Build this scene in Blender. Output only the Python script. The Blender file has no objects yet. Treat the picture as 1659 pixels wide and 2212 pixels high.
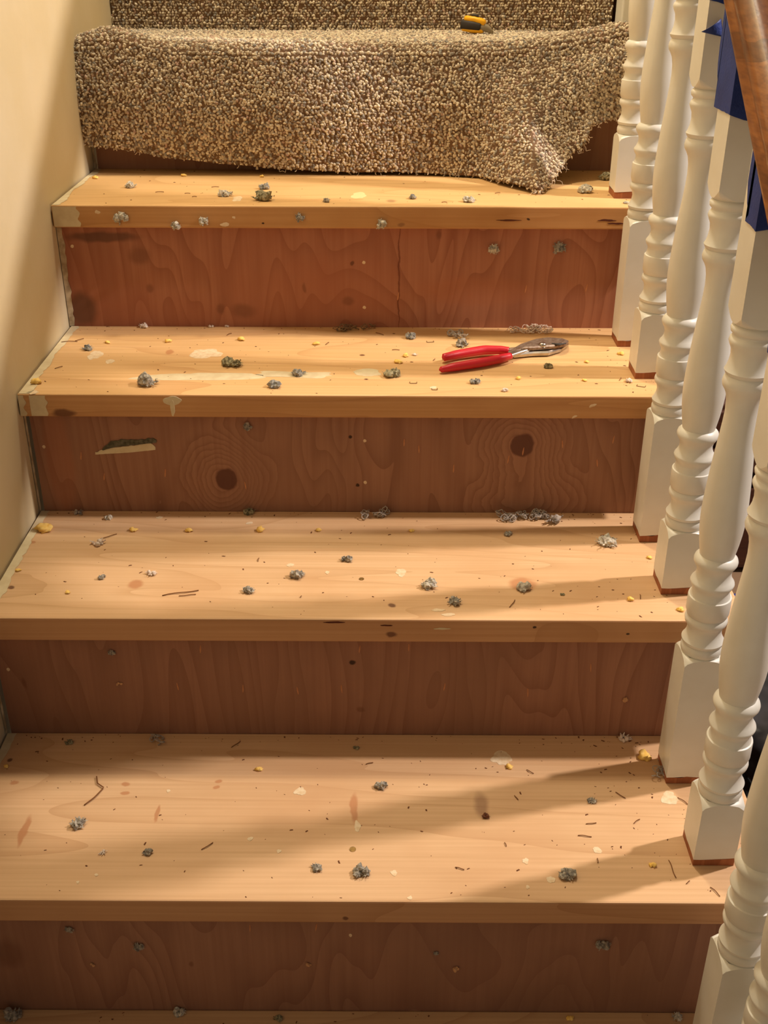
import bpy, bmesh, math, random
import numpy as np
from mathutils import Vector, Matrix, noise
R_ = random.Random(7)
sc = bpy.context.scene
col = sc.collection

# ------------------------------------------------------------------ camera, world, lights, exposure
H, RUN, OV, TH = 0.19, 0.26698, 0.01772, 0.03285       # rise, run, nosing overhang, tread thickness
CAM = (0.50159, -1.62932, 0.35693); PITCH, YAW, ROLL, FPX = -0.49065, -0.00251, 0.00287, 2338.65
cp, sp, cy_, sy_ = math.cos(PITCH), math.sin(PITCH), math.cos(YAW), math.sin(YAW)
fwd = Vector((sy_*cp, cy_*cp, sp)); rt0 = Vector((cy_, -sy_, 0)); up0 = rt0.cross(fwd)
rt = math.cos(ROLL)*rt0 + math.sin(ROLL)*up0; up = -math.sin(ROLL)*rt0 + math.cos(ROLL)*up0
cam = bpy.data.objects.new('camera', bpy.data.cameras.new('camera')); col.objects.link(cam)
M3 = Matrix((rt, up, -fwd)).transposed()
cam.matrix_world = Matrix.Translation(CAM) @ M3.to_4x4()
cam.data.sensor_fit = 'VERTICAL'; cam.data.sensor_height = 24.0
cam.data.lens = FPX/2212*24.0; cam.data.clip_start = 0.02
sc.camera = cam

w = bpy.data.worlds.new('room_air'); sc.world = w; w.use_nodes = True
w.node_tree.nodes['Background'].inputs[0].default_value = (1.0, 0.90, 0.79, 1)
w.node_tree.nodes['Background'].inputs[1].default_value = 0.14

def point_light(name, loc, power, colr, rad):
    l = bpy.data.lights.new(name, 'POINT'); l.energy = power; l.color = colr; l.shadow_soft_size = rad
    o = bpy.data.objects.new(name, l); o.location = loc; col.objects.link(o); return o
point_light('hall_lamp', (2.28, -0.24, 1.42), 240, (1.0, 0.87, 0.80), 0.05)
point_light('ceiling_lamp', (0.38, 0.31, 2.0), 108, (1.0, 0.87, 0.65), 0.10)
sc.view_settings.view_transform = 'Standard'; sc.view_settings.look = 'None'
sc.view_settings.gamma = 1.0; sc.view_settings.use_curve_mapping = False
sc.view_settings.exposure = -0.06

def at(px, py, ax, val):                               # the point of a plane (axis = value) that a photo position shows
    d = fwd + rt*((px-829.5)/FPX) - up*((py-1106)/FPX)
    t = (val-CAM[ax])/d[ax]
    return Vector(CAM)+d*t

# ------------------------------------------------------------------ helpers
def lin(r, g, b):
    f = lambda c: (c/255/12.92) if c/255 <= 0.04045 else ((c/255+0.055)/1.055)**2.4
    return (f(r), f(g), f(b), 1)

def mat(name, c, rough=0.6, metal=0.0, spec=0.4, noise_amt=0.0, noise_scale=30, c2=None, bump=0.0, bump_scale=200, coat=0.0):
    m = bpy.data.materials.new(name); m.use_nodes = True
    nt = m.node_tree; b = nt.nodes['Principled BSDF']
    b.inputs['Base Color'].default_value = c; b.inputs['Roughness'].default_value = rough
    b.inputs['Metallic'].default_value = metal; b.inputs['Specular IOR Level'].default_value = spec
    b.inputs['Coat Weight'].default_value = coat
    tc = nt.nodes.new('ShaderNodeTexCoord')
    if c2:
        n = nt.nodes.new('ShaderNodeTexNoise'); n.inputs['Scale'].default_value = noise_scale; n.inputs['Detail'].default_value = 4
        nt.links.new(tc.outputs['Object'], n.inputs['Vector'])
        r = nt.nodes.new('ShaderNodeValToRGB'); r.color_ramp.elements[0].position = .35; r.color_ramp.elements[1].position = .65
        r.color_ramp.elements[0].color = c; r.color_ramp.elements[1].color = c2
        nt.links.new(n.outputs['Fac'], r.inputs[0]); nt.links.new(r.outputs[0], b.inputs['Base Color'])
    if bump:
        n = nt.nodes.new('ShaderNodeTexNoise'); n.inputs['Scale'].default_value = bump_scale
        nt.links.new(tc.outputs['Object'], n.inputs['Vector'])
        bp = nt.nodes.new('ShaderNodeBump'); bp.inputs['Strength'].default_value = bump; bp.inputs['Distance'].default_value = 0.002
        nt.links.new(n.outputs['Fac'], bp.inputs['Height']); nt.links.new(bp.outputs[0], b.inputs['Normal'])
    return m

def wood(name, ca, cb, cc, offset, axis='x', ring=14.0, dist=5.0, rough=0.55, blotch=None, coat=0.0, fine=1.0, spots=()):
    """grain running along an axis: warped growth rings plus fine streaks plus blotches"""
    m = bpy.data.materials.new(name); m.use_nodes = True
    nt = m.node_tree; L = nt.links; b = nt.nodes['Principled BSDF']
    b.inputs['Roughness'].default_value = rough; b.inputs['Specular IOR Level'].default_value = 0.3; b.inputs['Coat Weight'].default_value = coat
    tc = nt.nodes.new('ShaderNodeTexCoord')
    def mapped(s, off=(0, 0, 0)):
        mp = nt.nodes.new('ShaderNodeMapping'); L.new(tc.outputs['Object'], mp.inputs['Vector'])
        mp.inputs['Scale'].default_value = s; mp.inputs['Location'].default_value = [o+offset for o in off]; return mp.outputs[0]
    def spot_mask(q, soft):
        # q = (x, v, rx, rv, ...) in object space, v = z on risers and fronts, y on tread tops
        vx = nt.nodes.new('ShaderNodeVectorMath'); vx.operation = 'SUBTRACT'; L.new(warp, vx.inputs[0]); vx.inputs[1].default_value = q[0]
        sc_ = nt.nodes.new('ShaderNodeVectorMath'); sc_.operation = 'MULTIPLY'; L.new(vx.outputs[0], sc_.inputs[0]); sc_.inputs[1].default_value = q[1]
        ln = nt.nodes.new('ShaderNodeVectorMath'); ln.operation = 'LENGTH'; L.new(sc_.outputs[0], ln.inputs[0])
        mr = nt.nodes.new('ShaderNodeMapRange'); mr.interpolation_type = 'SMOOTHSTEP'; L.new(ln.outputs['Value'], mr.inputs[0])
        mr.inputs[1].default_value = 1-soft; mr.inputs[2].default_value = 1+soft; mr.inputs[3].default_value = 1; mr.inputs[4].default_value = 0
        return mr.outputs[0]
    if spots:
        wn = nt.nodes.new('ShaderNodeTexNoise'); wn.inputs['Scale'].default_value = 45; wn.inputs['Detail'].default_value = 3; L.new(tc.outputs['Object'], wn.inputs['Vector'])
        ws = nt.nodes.new('ShaderNodeVectorMath'); ws.operation = 'SUBTRACT'; L.new(wn.outputs['Color'], ws.inputs[0]); ws.inputs[1].default_value = (.5, .5, .5)
        wm = nt.nodes.new('ShaderNodeVectorMath'); wm.operation = 'SCALE'; L.new(ws.outputs[0], wm.inputs[0]); wm.inputs['Scale'].default_value = .009
        wa = nt.nodes.new('ShaderNodeVectorMath'); wa.operation = 'ADD'; L.new(tc.outputs['Object'], wa.inputs[0]); L.new(wm.outputs[0], wa.inputs[1]); warp = wa.outputs[0]
    sx = {'x': (1.1, 6, 6), 'z': (5.5, 5.5, 1.5), 'y': (6, 1.1, 6)}[axis]
    n1 = nt.nodes.new('ShaderNodeTexNoise'); n1.inputs['Scale'].default_value = 1.0; n1.inputs['Detail'].default_value = 2.0; n1.inputs['Distortion'].default_value = .4
    L.new(mapped(sx), n1.inputs['Vector'])
    field = n1.outputs['Fac']
    for q in spots:
        if q[4]:                                           # the rings run round a knot
            mk = spot_mask((q[0], tuple(c/q[4] for c in q[1])), .95)
            ad = nt.nodes.new('ShaderNodeMath'); ad.operation = 'MULTIPLY_ADD'; L.new(mk, ad.inputs[0]); ad.inputs[1].default_value = .45; L.new(field, ad.inputs[2]); field = ad.outputs[0]
    mul = nt.nodes.new('ShaderNodeMath'); mul.operation = 'MULTIPLY'; mul.inputs[1].default_value = ring; L.new(field, mul.inputs[0])
    fr = nt.nodes.new('ShaderNodeMath'); fr.operation = 'FRACT'; L.new(mul.outputs[0], fr.inputs[0])
    pw = nt.nodes.new('ShaderNodeMath'); pw.operation = 'POWER'; pw.inputs[1].default_value = dist; L.new(fr.outputs[0], pw.inputs[0])
    sf = {'x': (3, 240, 240), 'z': (190, 190, 5), 'y': (240, 3, 240)}[axis]
    n2 = nt.nodes.new('ShaderNodeTexNoise'); n2.inputs['Scale'].default_value = 1.0; n2.inputs['Detail'].default_value = 3
    L.new(mapped(sf), n2.inputs['Vector'])
    n3 = nt.nodes.new('ShaderNodeTexNoise'); n3.inputs['Scale'].default_value = 5.0; n3.inputs['Detail'].default_value = 4
    L.new(mapped((1, 1, 1)), n3.inputs['Vector'])
    def mix(f, a, bb):
        mx = nt.nodes.new('ShaderNodeMix'); mx.data_type = 'RGBA'
        for s_, v in ((0, f), (6, a), (7, bb)):
            if isinstance(v, (tuple, float, int)): mx.inputs[s_].default_value = v
            else: L.new(v, mx.inputs[s_])
        return mx.outputs[2]
    def rng(v, a, bb, c_, d):
        mr = nt.nodes.new('ShaderNodeMapRange'); L.new(v, mr.inputs[0])
        for i, q in enumerate((a, bb, c_, d)): mr.inputs[i+1].default_value = q
        return mr.outputs[0]
    base = mix(rng(n2.outputs['Fac'], .3, .7, 0, fine), ca, cb)
    base = mix(rng(pw.outputs[0], 0, 1, 0, .55), base, cc)
    if blotch: base = mix(rng(n3.outputs['Fac'], .48, .72, 0, .75), base, blotch)
    for q in spots: 
        mk = spot_mask(q, q[5]); ms = nt.nodes.new('ShaderNodeMath'); ms.operation = 'MULTIPLY'; L.new(mk, ms.inputs[0]); ms.inputs[1].default_value = q[3]
        base = mix(ms.outputs[0], base, q[2])
    L.new(base, b.inputs['Base Color'])
    bp = nt.nodes.new('ShaderNodeBump'); bp.inputs['Strength'].default_value = .12; bp.inputs['Distance'].default_value = .001
    L.new(n2.outputs['Fac'], bp.inputs['Height']); L.new(bp.outputs[0], b.inputs['Normal'])
    return m

def mesh_obj(name, verts, faces, m=None, parent=None, smooth=False, loc=None):
    me = bpy.data.meshes.new(name); me.from_pydata([tuple(v) for v in verts], [], faces); me.update()
    if smooth: me.polygons.foreach_set('use_smooth', [True]*len(me.polygons))
    if m: me.materials.append(m)
    o = bpy.data.objects.new(name, me); col.objects.link(o)
    if parent: o.parent = parent
    if loc is not None: o.location = loc
    return o

def tag(o, label=None, cat=None, group=None, kind=None):
    for k, v in (('label', label), ('category', cat), ('group', group), ('kind', kind)):
        if v: o[k] = v
    return o

def empty(name, loc=(0, 0, 0)):
    o = bpy.data.objects.new(name, None); o.empty_display_size = .02; o.location = loc; col.objects.link(o); return o

def box(name, x0, x1, y0, y1, z0, z1, m, parent=None, bevel=0.0, seg=2, org=None):
    bm = bmesh.new(); bmesh.ops.create_cube(bm, size=1)
    org = org or ((x0+x1)/2, (y0+y1)/2, (z0+z1)/2)
    for v in bm.verts:
        v.co = Vector(((x0+x1)/2+v.co.x*(x1-x0)-org[0], (y0+y1)/2+v.co.y*(y1-y0)-org[1], (z0+z1)/2+v.co.z*(z1-z0)-org[2]))
    if bevel: bmesh.ops.bevel(bm, geom=list(bm.edges), offset=bevel, segments=seg, affect='EDGES', profile=.5)
    me = bpy.data.meshes.new(name); bm.to_mesh(me); bm.free(); me.materials.append(m)
    o = bpy.data.objects.new(name, me); col.objects.link(o); o.location = org
    if parent: o.parent = parent
    return o

def tube(pts, rads, n=8, flat=None, caps=True):
    """verts, faces of a tube along points; flat = (side, up) scale of the section"""
    V, F = [], []; pts = [Vector(p) for p in pts]; up_ = Vector((0, 0, 1))
    for i, p in enumerate(pts):
        t = (pts[min(i+1, len(pts)-1)]-pts[max(i-1, 0)]).normalized()
        a = t.cross(up_)
        if a.length < 1e-3: a = t.cross(Vector((0, 1, 0)))
        a.normalize(); b = a.cross(t).normalized()
        fa, fb = flat or (1, 1); r = rads[i] if hasattr(rads, '__len__') else rads
        for k in range(n):
            th = 2*math.pi*k/n; V.append(p+a*(math.cos(th)*r*fa)+b*(math.sin(th)*r*fb))
    for i in range(len(pts)-1):
        for k in range(n):
            F.append((i*n+k, i*n+(k+1) % n, (i+1)*n+(k+1) % n, (i+1)*n+k))
    if caps: F.append(tuple(range(n-1, -1, -1))); F.append(tuple((len(pts)-1)*n+k for k in range(n)))
    return V, F

def join(parts):
    V, F = [], []
    for v, f in parts:
        o = len(V); V += list(v); F += [tuple(i+o for i in q) for q in f]
    return V, F

_ico = {}
def ico(sub):
    if sub not in _ico:
        bm = bmesh.new(); bmesh.ops.create_icosphere(bm, subdivisions=sub, radius=1)
        _ico[sub] = ([v.co.copy() for v in bm.verts], [tuple(v.index for v in f.verts) for f in bm.faces]); bm.free()
    return _ico[sub]

# ------------------------------------------------------------------ materials
PINE_SPEC = [('pine_board_%s' % s, a, b, c, off, 'x', rg, 6, .5, bl) for s, a, b, c, off, rg, bl in (
    ('warm', lin(210, 168, 112), lin(221, 181, 126), lin(192, 145, 90), 3.1, 12, lin(202, 160, 106)),
    ('amber', lin(210, 167, 112), lin(222, 182, 130), lin(190, 142, 92), 11.7, 10, lin(214, 170, 120)),
    ('pale', lin(208, 168, 124), lin(219, 182, 140), lin(189, 146, 102), 23.4, 9, lin(204, 160, 116)),
    ('honey', lin(206, 166, 124), lin(218, 180, 138), lin(187, 143, 100), 37.9, 9, lin(202, 158, 116)),
    ('dusty', lin(192, 154, 114), lin(206, 168, 126), lin(172, 130, 92), 51.2, 9, lin(182, 144, 106)))]
PLY_SPEC = [('fir_plywood_%s' % s, a, b, c, off, 'z', rg, 2.2, .6, bl, 0, .8) for s, a, b, c, off, rg, bl in (
    ('red', lin(162, 106, 80), lin(176, 120, 92), lin(132, 78, 56), 5.5, 19, lin(162, 98, 72)),
    ('brown', lin(150, 106, 82), lin(164, 120, 94), lin(118, 78, 58), 17.5, 21, lin(142, 102, 80)),
    ('dull', lin(150, 106, 84), lin(164, 118, 94), lin(124, 82, 62), 29.1, 17, lin(138, 100, 78)),
    ('dark', lin(150, 108, 86), lin(162, 120, 96), lin(128, 86, 68), 41.3, 15, lin(136, 100, 80)))]
m_wall = mat('painted_wall', lin(204, 188, 150), .75, c2=lin(210, 196, 164), noise_scale=6, bump=.15, bump_scale=60)
m_white = mat('white_paint', lin(226, 224, 214), .38, c2=lin(221, 218, 206), noise_scale=25)
m_bare = wood('bare_hemlock', lin(150, 88, 54), lin(168, 104, 66), lin(126, 70, 42), 61.0, 'z', 5, 3)
m_cream = mat('cream_paint', lin(218, 204, 168), .55, c2=lin(206, 188, 150), noise_scale=60)
m_caulk = mat('dirty_caulk', lin(196, 180, 150), .8, c2=lin(150, 130, 100), noise_scale=70)
m_pale = mat('pale_worn_wood', lin(232, 200, 146), .6)
m_chalk = mat('white_paint_spot', lin(230, 210, 178), .6, c2=lin(216, 188, 148), noise_scale=150)
m_knot = mat('wood_knot', lin(104, 62, 42), .7, c2=lin(130, 80, 54), noise_scale=90)
m_knotlight = mat('pale_knot', lin(176, 116, 78), .7, c2=lin(196, 136, 92), noise_scale=90)
m_stain = mat('dark_stain', lin(96, 62, 44), .8, c2=lin(120, 74, 50), noise_scale=60)
m_crack = mat('wood_crack', lin(90, 44, 26), .9)
m_rail = wood('stained_pine_rail', lin(118, 70, 38), lin(162, 104, 56), lin(64, 34, 18), 71.0, 'y', 9, 2, .32, lin(84, 46, 26), coat=.35)
m_tape = mat('blue_masking_tape', lin(30, 52, 120), .6, c2=lin(36, 60, 134), noise_scale=40, bump=.3, bump_scale=300)
m_red = mat('red_vinyl_grip', lin(196, 28, 44), .38, spec=.5, bump=.05)
m_steel = mat('worn_steel', lin(176, 168, 158), .3, 1.0, c2=lin(200, 194, 186), noise_scale=80)
m_rusty = mat('tarnished_steel', lin(128, 104, 88), .5, .75, c2=lin(160, 144, 128), noise_scale=220)
m_yellow = mat('yellow_plastic', lin(246, 182, 24), .4)
m_black = mat('black_rubber', lin(52, 46, 42), .6)
m_greyp = mat('grey_plastic', lin(140, 128, 106), .5)
m_gap = mat('shadow_gap_caulk', lin(70, 58, 44), .9)
m_foamgrey = [mat('grey_padding_%s' % n, a, .9, c2=b, noise_scale=230) for n, a, b in (
    ('slate', lin(112, 106, 98), lin(186, 178, 162)), ('olive', lin(92, 86, 62), lin(176, 166, 132)),
    ('pale', lin(150, 144, 132), lin(220, 212, 194)), ('blue', lin(104, 102, 98), lin(176, 172, 160)), ('brown', lin(104, 64, 46), lin(128, 84, 60)))]
m_foamyel = mat('yellow_foam', lin(240, 194, 92), .85, c2=lin(250, 214, 128), noise_scale=200)
m_fluff = mat('pinkish_fluff', lin(214, 190, 172), .9, c2=lin(236, 224, 210), noise_scale=200)
m_whitechip = mat('white_chip', lin(226, 218, 196), .8, c2=lin(206, 194, 168), noise_scale=200)
m_tan = mat('tan_chip', lin(202, 156, 112), .8)
m_yarn = mat('grey_yarn', lin(186, 174, 160), .9, c2=lin(150, 140, 132), noise_scale=200)
m_dirt = mat('dark_crumbs', lin(110, 66, 36), .9)
m_splinter = mat('splinter', lin(122, 76, 36), .8)
m_staple = mat('steel_staple', lin(120, 92, 62), .45, .6)
m_back = mat('carpet_backing', lin(120, 92, 66), .95, c2=lin(96, 72, 50), noise_scale=80)
m_thread = mat('frayed_thread', lin(222, 204, 178), .9)
m_brown = wood('dark_brown_wood', lin(70, 40, 28), lin(84, 50, 34), lin(52, 28, 20), 81, 'x', 5, 3, .4)
m_bag = mat('black_plastic_bag', lin(30, 31, 34), .28, spec=.5, bump=.6, bump_scale=18)
m_bluecloth = mat('blue_plastic', lin(26, 70, 190), .5)
m_grey = mat('grey_paper', lin(176, 172, 166), .8)
m_lilac = mat('far_wall_paint', lin(214, 206, 206), .8)
m_floor = mat('hall_floor', lin(150, 120, 92), .6)

# ------------------------------------------------------------------ setting
wx = lambda y: -0.00738*y
def wall_mesh(name, pts, th, m):
    a, b = pts; V = [(a[0], a[1], -1.3), (b[0], b[1], -1.3), (b[0], b[1], 2.3), (a[0], a[1], 2.3)]
    V += [(v[0]+th[0], v[1]+th[1], v[2]) for v in V]
    F = [(0, 1, 2, 3), (7, 6, 5, 4), (0, 4, 5, 1), (1, 5, 6, 2), (2, 6, 7, 3), (3, 7, 4, 0)]
    return tag(mesh_obj(name, V, F, m), kind='structure')
wall_mesh('wall_left', ((wx(-2.6), -2.6), (wx(1.6), 1.6)), (-.1, 0), m_wall)
tag(box('wall_right', .947, 1.02, .12, 1.6, -1.3, 2.3, m_wall), kind='structure')
tag(box('wall_back', .0, 3.4, 1.6, 1.7, -1.3, 2.3, m_lilac), kind='structure')
tag(box('floor', 1.0, 3.4, -2.6, 1.6, -1.05, -.955, m_floor), kind='structure')

DZ = {0: 0, 1: -.00127, 2: .00259, 3: .00164, 4: -.00824}; DY = {0: 0, 1: -.00402, 2: .0016, 3: .00704, 4: 0}
tz = lambda k: -k*H+DZ.get(k, 0)
ty = lambda k: -k*RUN+DY.get(k, 0)
W = 0.9416
TN = {-2: 'upper carpeted', -1: 'carpeted', 0: 'top bare', 1: 'second bare', 2: 'third bare', 3: 'fourth bare', 4: 'lowest bare'}
ORD = {-1: 'carpet covered pine tread at the top, under the hanging flap', 0: 'top bare pine stair tread, just below the hanging carpet', 1: 'second bare pine tread down, with the red pliers lying on it',
       2: 'third bare pine tread down, with fluffy yarn clumps along its back', 3: 'fourth bare pine tread down, the deepest seen, crossed by long shadows',
       4: 'lowest visible pine tread, only its dusty back strip showing', -2: 'pine tread above the upper carpeted riser'}
SPOT_T = ((1, 366, 760, 16, 10, 'l'), (2, 294, 1262, 33, 17, 'l'), (2, 847, 1307, 18, 9, 'k'), (2, 25, 1268, 14, 6, 'k'), (2, 1130, 1262, 56, 26, 'l'),
          (3, 271, 1693, 18, 8, 'l'), (3, 269, 1713, 18, 7, 'l'), (3, 471, 1688, 14, 7, 'l'), (3, 468, 1701, 14, 7, 'l'), (3, 30, 1690, 16, 9, 'l'),
          (3, 339, 1757, 9, 32, 'l'), (3, 52, 1795, 14, 60, 'l'), (0, 845, 434, 22, 6, 's'), (1, 791, 819, 10, 4, 'k'), (1, 783, 767, 10, 4, 'k'),
          (1, 60, 793, 8, 4, 'k'), (2, 70, 1172, 12, 5, 'l'), (3, 20, 1642, 12, 8, 'k'), (3, 765, 1745, 16, 60, 'l'), (3, 1040, 1740, 30, 50, 's'), (1, 900, 745, 60, 10, 'g'))
SPOT_F = ((1, 138, 893, 46, 18, 'k'), (2, 845, 1371, 24, 12, 'k'), (3, 748, 1984, 14, 9, 'k'), (0, 568, 481, 6, 4, 'c'), (0, 1142, 476, 7, 5, 'c'), (0, 865, 486, 14, 7, 's'), (2, 1155, 1357, 10, 5, 'c'), (2, 1358, 1371, 8, 5, 'c'))
SPOT_R = ((1, 489, 1036, 48, 48, 'K'), (1, 1128, 962, 50, 50, 'K'), (0, 323, 623, 16, 18, 's'), (0, 477, 667, 16, 22, 's'), (0, 525, 672, 50, 28, 's'), (0, 752, 650, 22, 18, 's'),
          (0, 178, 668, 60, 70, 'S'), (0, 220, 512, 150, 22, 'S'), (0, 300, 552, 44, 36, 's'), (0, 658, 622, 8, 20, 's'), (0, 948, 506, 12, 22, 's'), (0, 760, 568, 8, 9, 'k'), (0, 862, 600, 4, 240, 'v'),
          (1, 757, 943, 8, 8, 'c'), (1, 771, 1049, 8, 8, 'c'), (2, 762, 1431, 13, 12, 'c'), (2, 778, 1532, 18, 10, 's'), (2, 52, 1476, 8, 22, 's'), (3, 412, 2083, 8, 12, 's'), (1, 1140, 1085, 80, 60, 'r'), (1, 130, 1000, 60, 230, 'p'), (3, 20, 2060, 60, 60, 's'), (0, 1030, 630, 240, 60, 'p'))
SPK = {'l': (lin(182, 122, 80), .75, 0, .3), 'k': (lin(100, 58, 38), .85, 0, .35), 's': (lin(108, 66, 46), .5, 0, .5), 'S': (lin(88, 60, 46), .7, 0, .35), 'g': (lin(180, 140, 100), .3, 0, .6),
       'c': (lin(50, 26, 16), .95, 0, .3), 'K': (lin(92, 54, 40), .9, 2.6, .12), 'v': (lin(96, 44, 26), .7, 0, .3), 'r': (lin(120, 74, 54), .0, 2.0, .5), 'p': (lin(172, 108, 76), .4, 0, .3)}
def spots_for(k, kind, org):
    out = []
    for surf, LST in ((('t', SPOT_T), ('f', SPOT_F)) if kind == 'tread' else (('r', SPOT_R),)):
        for kk, px, py, a, b, c in LST:
            if kk != k: continue
            ax, val = (2, tz(k)) if surf == 't' else (1, ty(k) if surf == 'f' else ty(k)+OV)
            P = at(px, py, ax, val); ra = max(.001, (at(px+a/2, py, ax, val)-P).length); rb = max(.001, (at(px, py-b/2, ax, val)-P).length)
            P = P-Vector(org); sc_ = (1/ra, 1/rb, 60) if surf == 't' else (1/ra, 60, 1/rb)
            cc = SPK[c]; out.append((tuple(P), sc_, cc[0], cc[1], cc[2], cc[3]))
    return out
TREAD, RISER = {}, {}
for k in range(-2, 5):
    y0, z1 = ty(k), tz(k); x0 = wx(y0)+.0012
    yb = ty(k-1)+OV-.0001
    Wk = W if k >= 0 else (.878 if k == -1 else .905)
    o = box('stair_tread', x0, Wk, y0, yb, z1-TH, z1, wood(*PINE_SPEC[max(0, k) % 5], spots=spots_for(k, 'tread', (W/2, y0, z1))), bevel=.0022, seg=2, org=(W/2, y0, z1))
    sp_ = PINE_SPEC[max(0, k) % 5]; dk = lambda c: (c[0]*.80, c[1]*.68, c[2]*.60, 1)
    o.data.materials.append(wood('shaded_brown_front_edge', dk(sp_[1]), dk(sp_[2]), dk(sp_[3]), sp_[4], 'x', sp_[6], 6, .5, dk(sp_[8+0]) if isinstance(sp_[8], tuple) else dk(sp_[3]), spots=spots_for(k, 'tread', (W/2, y0, z1))))  # front faces darkened: partly aged wood, partly shade put into the colour
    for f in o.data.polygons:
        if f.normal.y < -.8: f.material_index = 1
    TREAD[k] = tag(o, ORD[k], 'stair tread', 'stair treads')
RL = {-2: 'carpet covered riser at the very top of the picture', -1: 'dark riser behind the torn carpet flap above the top bare tread',
      0: 'reddish plywood riser below the top bare tread, brightest of the risers', 1: 'brown plywood riser with two round dark knots and torn paint strip',
      2: 'dull brown plywood riser between the third and fourth bare treads', 3: 'darkest plywood riser at the bottom, below the fourth bare tread'}
for k in range(-2, 4):                                  # riser under tread k
    y0 = ty(k)+OV; z0, z1 = tz(k+1)-.02, tz(k)-TH-.0002
    o = box('stair_riser', wx(y0)+.007, (W-.003 if k >= -1 else .905), y0, y0+.018, z0, z1, wood(*PLY_SPEC[max(0, k) % 4 if k >= 0 else 3], spots=spots_for(k, 'riser', (W/2, y0, z0))), org=(W/2, y0, z0))
    RISER[k] = tag(o, RL[k], 'stair riser', 'stair risers')
# a closed stringer under the open side, and the flight's underside
V = []
prof = []
for k in range(-2, 5):
    prof += [(ty(k)+OV+.02, tz(k)-TH-.001), ]
V = [(.905, ty(-2)+.1, tz(-2)-TH-.001)]
for k in range(-2, 5):
    V += [(.905, ty(k)+OV+.02, tz(k)-TH-.001), (.905, ty(k)+OV+.02, tz(k+1)-TH-.002)] if k < 4 else [(.905, ty(k)+OV+.02, tz(k)-TH-.001)]
V += [(.905, ty(4)+OV+.02, -.95), (.905, ty(-2)+.1, -.95)]
n = len(V); V += [(.935, v[1], v[2]) for v in V]
F = [tuple(range(n)), tuple(range(2*n-1, n-1, -1))]+[(i, (i+1) % n, n+(i+1) % n, n+i)[::-1] for i in range(n)]
tag(mesh_obj('trim_stringer', V, F, m_brown), kind='structure')
# ragged caulk line where each riser meets the wall
for k in range(-1, 4):
    y0 = ty(k)+OV; z0, z1 = tz(k+1), tz(k)-TH
    P = []; N_ = 26
    for i in range(N_+1):
        z = z0+.001+(z1-z0-.002)*i/N_; P.append((.0045+.0035*noise.noise(Vector((k*9.1, 0, z*55)))+.002*noise.noise(Vector((k*9.1, 5, z*200)))+(.004 if k == 0 else -.002), z))
    xw = wx(y0)+.0012
    V = []; F = []
    for xx, z in P: V += [(xw, y0-.0042, z), (max(xw+.0015, xx), y0-.0012, z), (max(xw+.0015, xx), y0-.0003, z), (xw, y0-.0003, z)]
    for i in range(N_):
        a = i*4
        for j in range(4): F.append((a+j, a+(j+1) % 4, a+4+(j+1) % 4, a+4+j))
    F += [(3, 2, 1, 0), (N_*4, N_*4+1, N_*4+2, N_*4+3)]
    tag(mesh_obj('trim_caulk', V, F, m_caulk), kind='structure')

# ------------------------------------------------------------------ flat marks (parts of treads and risers)
def blob_outline(a, b, rag, seed, n=26, rot=0.0, sq=2.0):
    out = []
    for i in range(n):
        t = 2*math.pi*i/n; c, s = math.cos(t), math.sin(t)
        r = 1/((abs(c)**sq+abs(s)**sq)**(1/sq)); r *= 1+rag*.9*noise.noise(Vector((c*1.1, s*1.1, seed*3.3)))+rag*.35*noise.noise(Vector((c*2.6, s*2.6, seed)))
        x, y = c*r*a, s*r*b; out.append((x*math.cos(rot)-y*math.sin(rot), x*math.sin(rot)+y*math.cos(rot)))
    return out
def patch(name, owner, px, py, wpx, hpx, surf, k, m, rag=.35, rot=0.0, sq=2.0, th=.0004, seed=None):
    """thin skin of paint, knot or stain on a tread top ('t'), tread front ('f') or riser ('r'), centred where the photo shows it"""
    seed = seed if seed is not None else px*.37+py
    if surf == 't': c = at(px, py, 2, tz(k)); e1, e2 = at(px+wpx/2, py, 2, tz(k)), at(px, py-hpx/2, 2, tz(k)); a, b = (e1-c).length, (e2-c).length
    else:
        yy = ty(k) if surf == 'f' else ty(k)+OV
        c = at(px, py, 1, yy); a = (at(px+wpx/2, py, 1, yy)-c).length; b = (at(px, py-hpx/2, 1, yy)-c).length
    P = blob_outline(a, b, rag, seed, 40, rot, sq); n = len(P); V = []
    nrm = Vector((0, 0, 1)) if surf == 't' else Vector((0, -1, 0))
    f = (lambda x, y: Vector((x, y, 0))) if surf == 't' else (lambda x, y: Vector((x, 0, y)))
    for lv in (0.00005, th):
        for x, y in P: V.append(f(x, y)*(1 if lv < th else .97)+nrm*lv)
    F = [tuple(range(n, 2*n))]+[(i, (i+1) % n, n+(i+1) % n, n+i) for i in range(n)]
    if surf != 't': F = [q[::-1] for q in F]; F = [q[::-1] if surf == 'f' or surf == 'r' else q for q in F]
    o = mesh_obj(name, V, F, m); o.parent = owner; o.location = c-owner.location
    return o
T, Rz = TREAD, RISER
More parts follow.
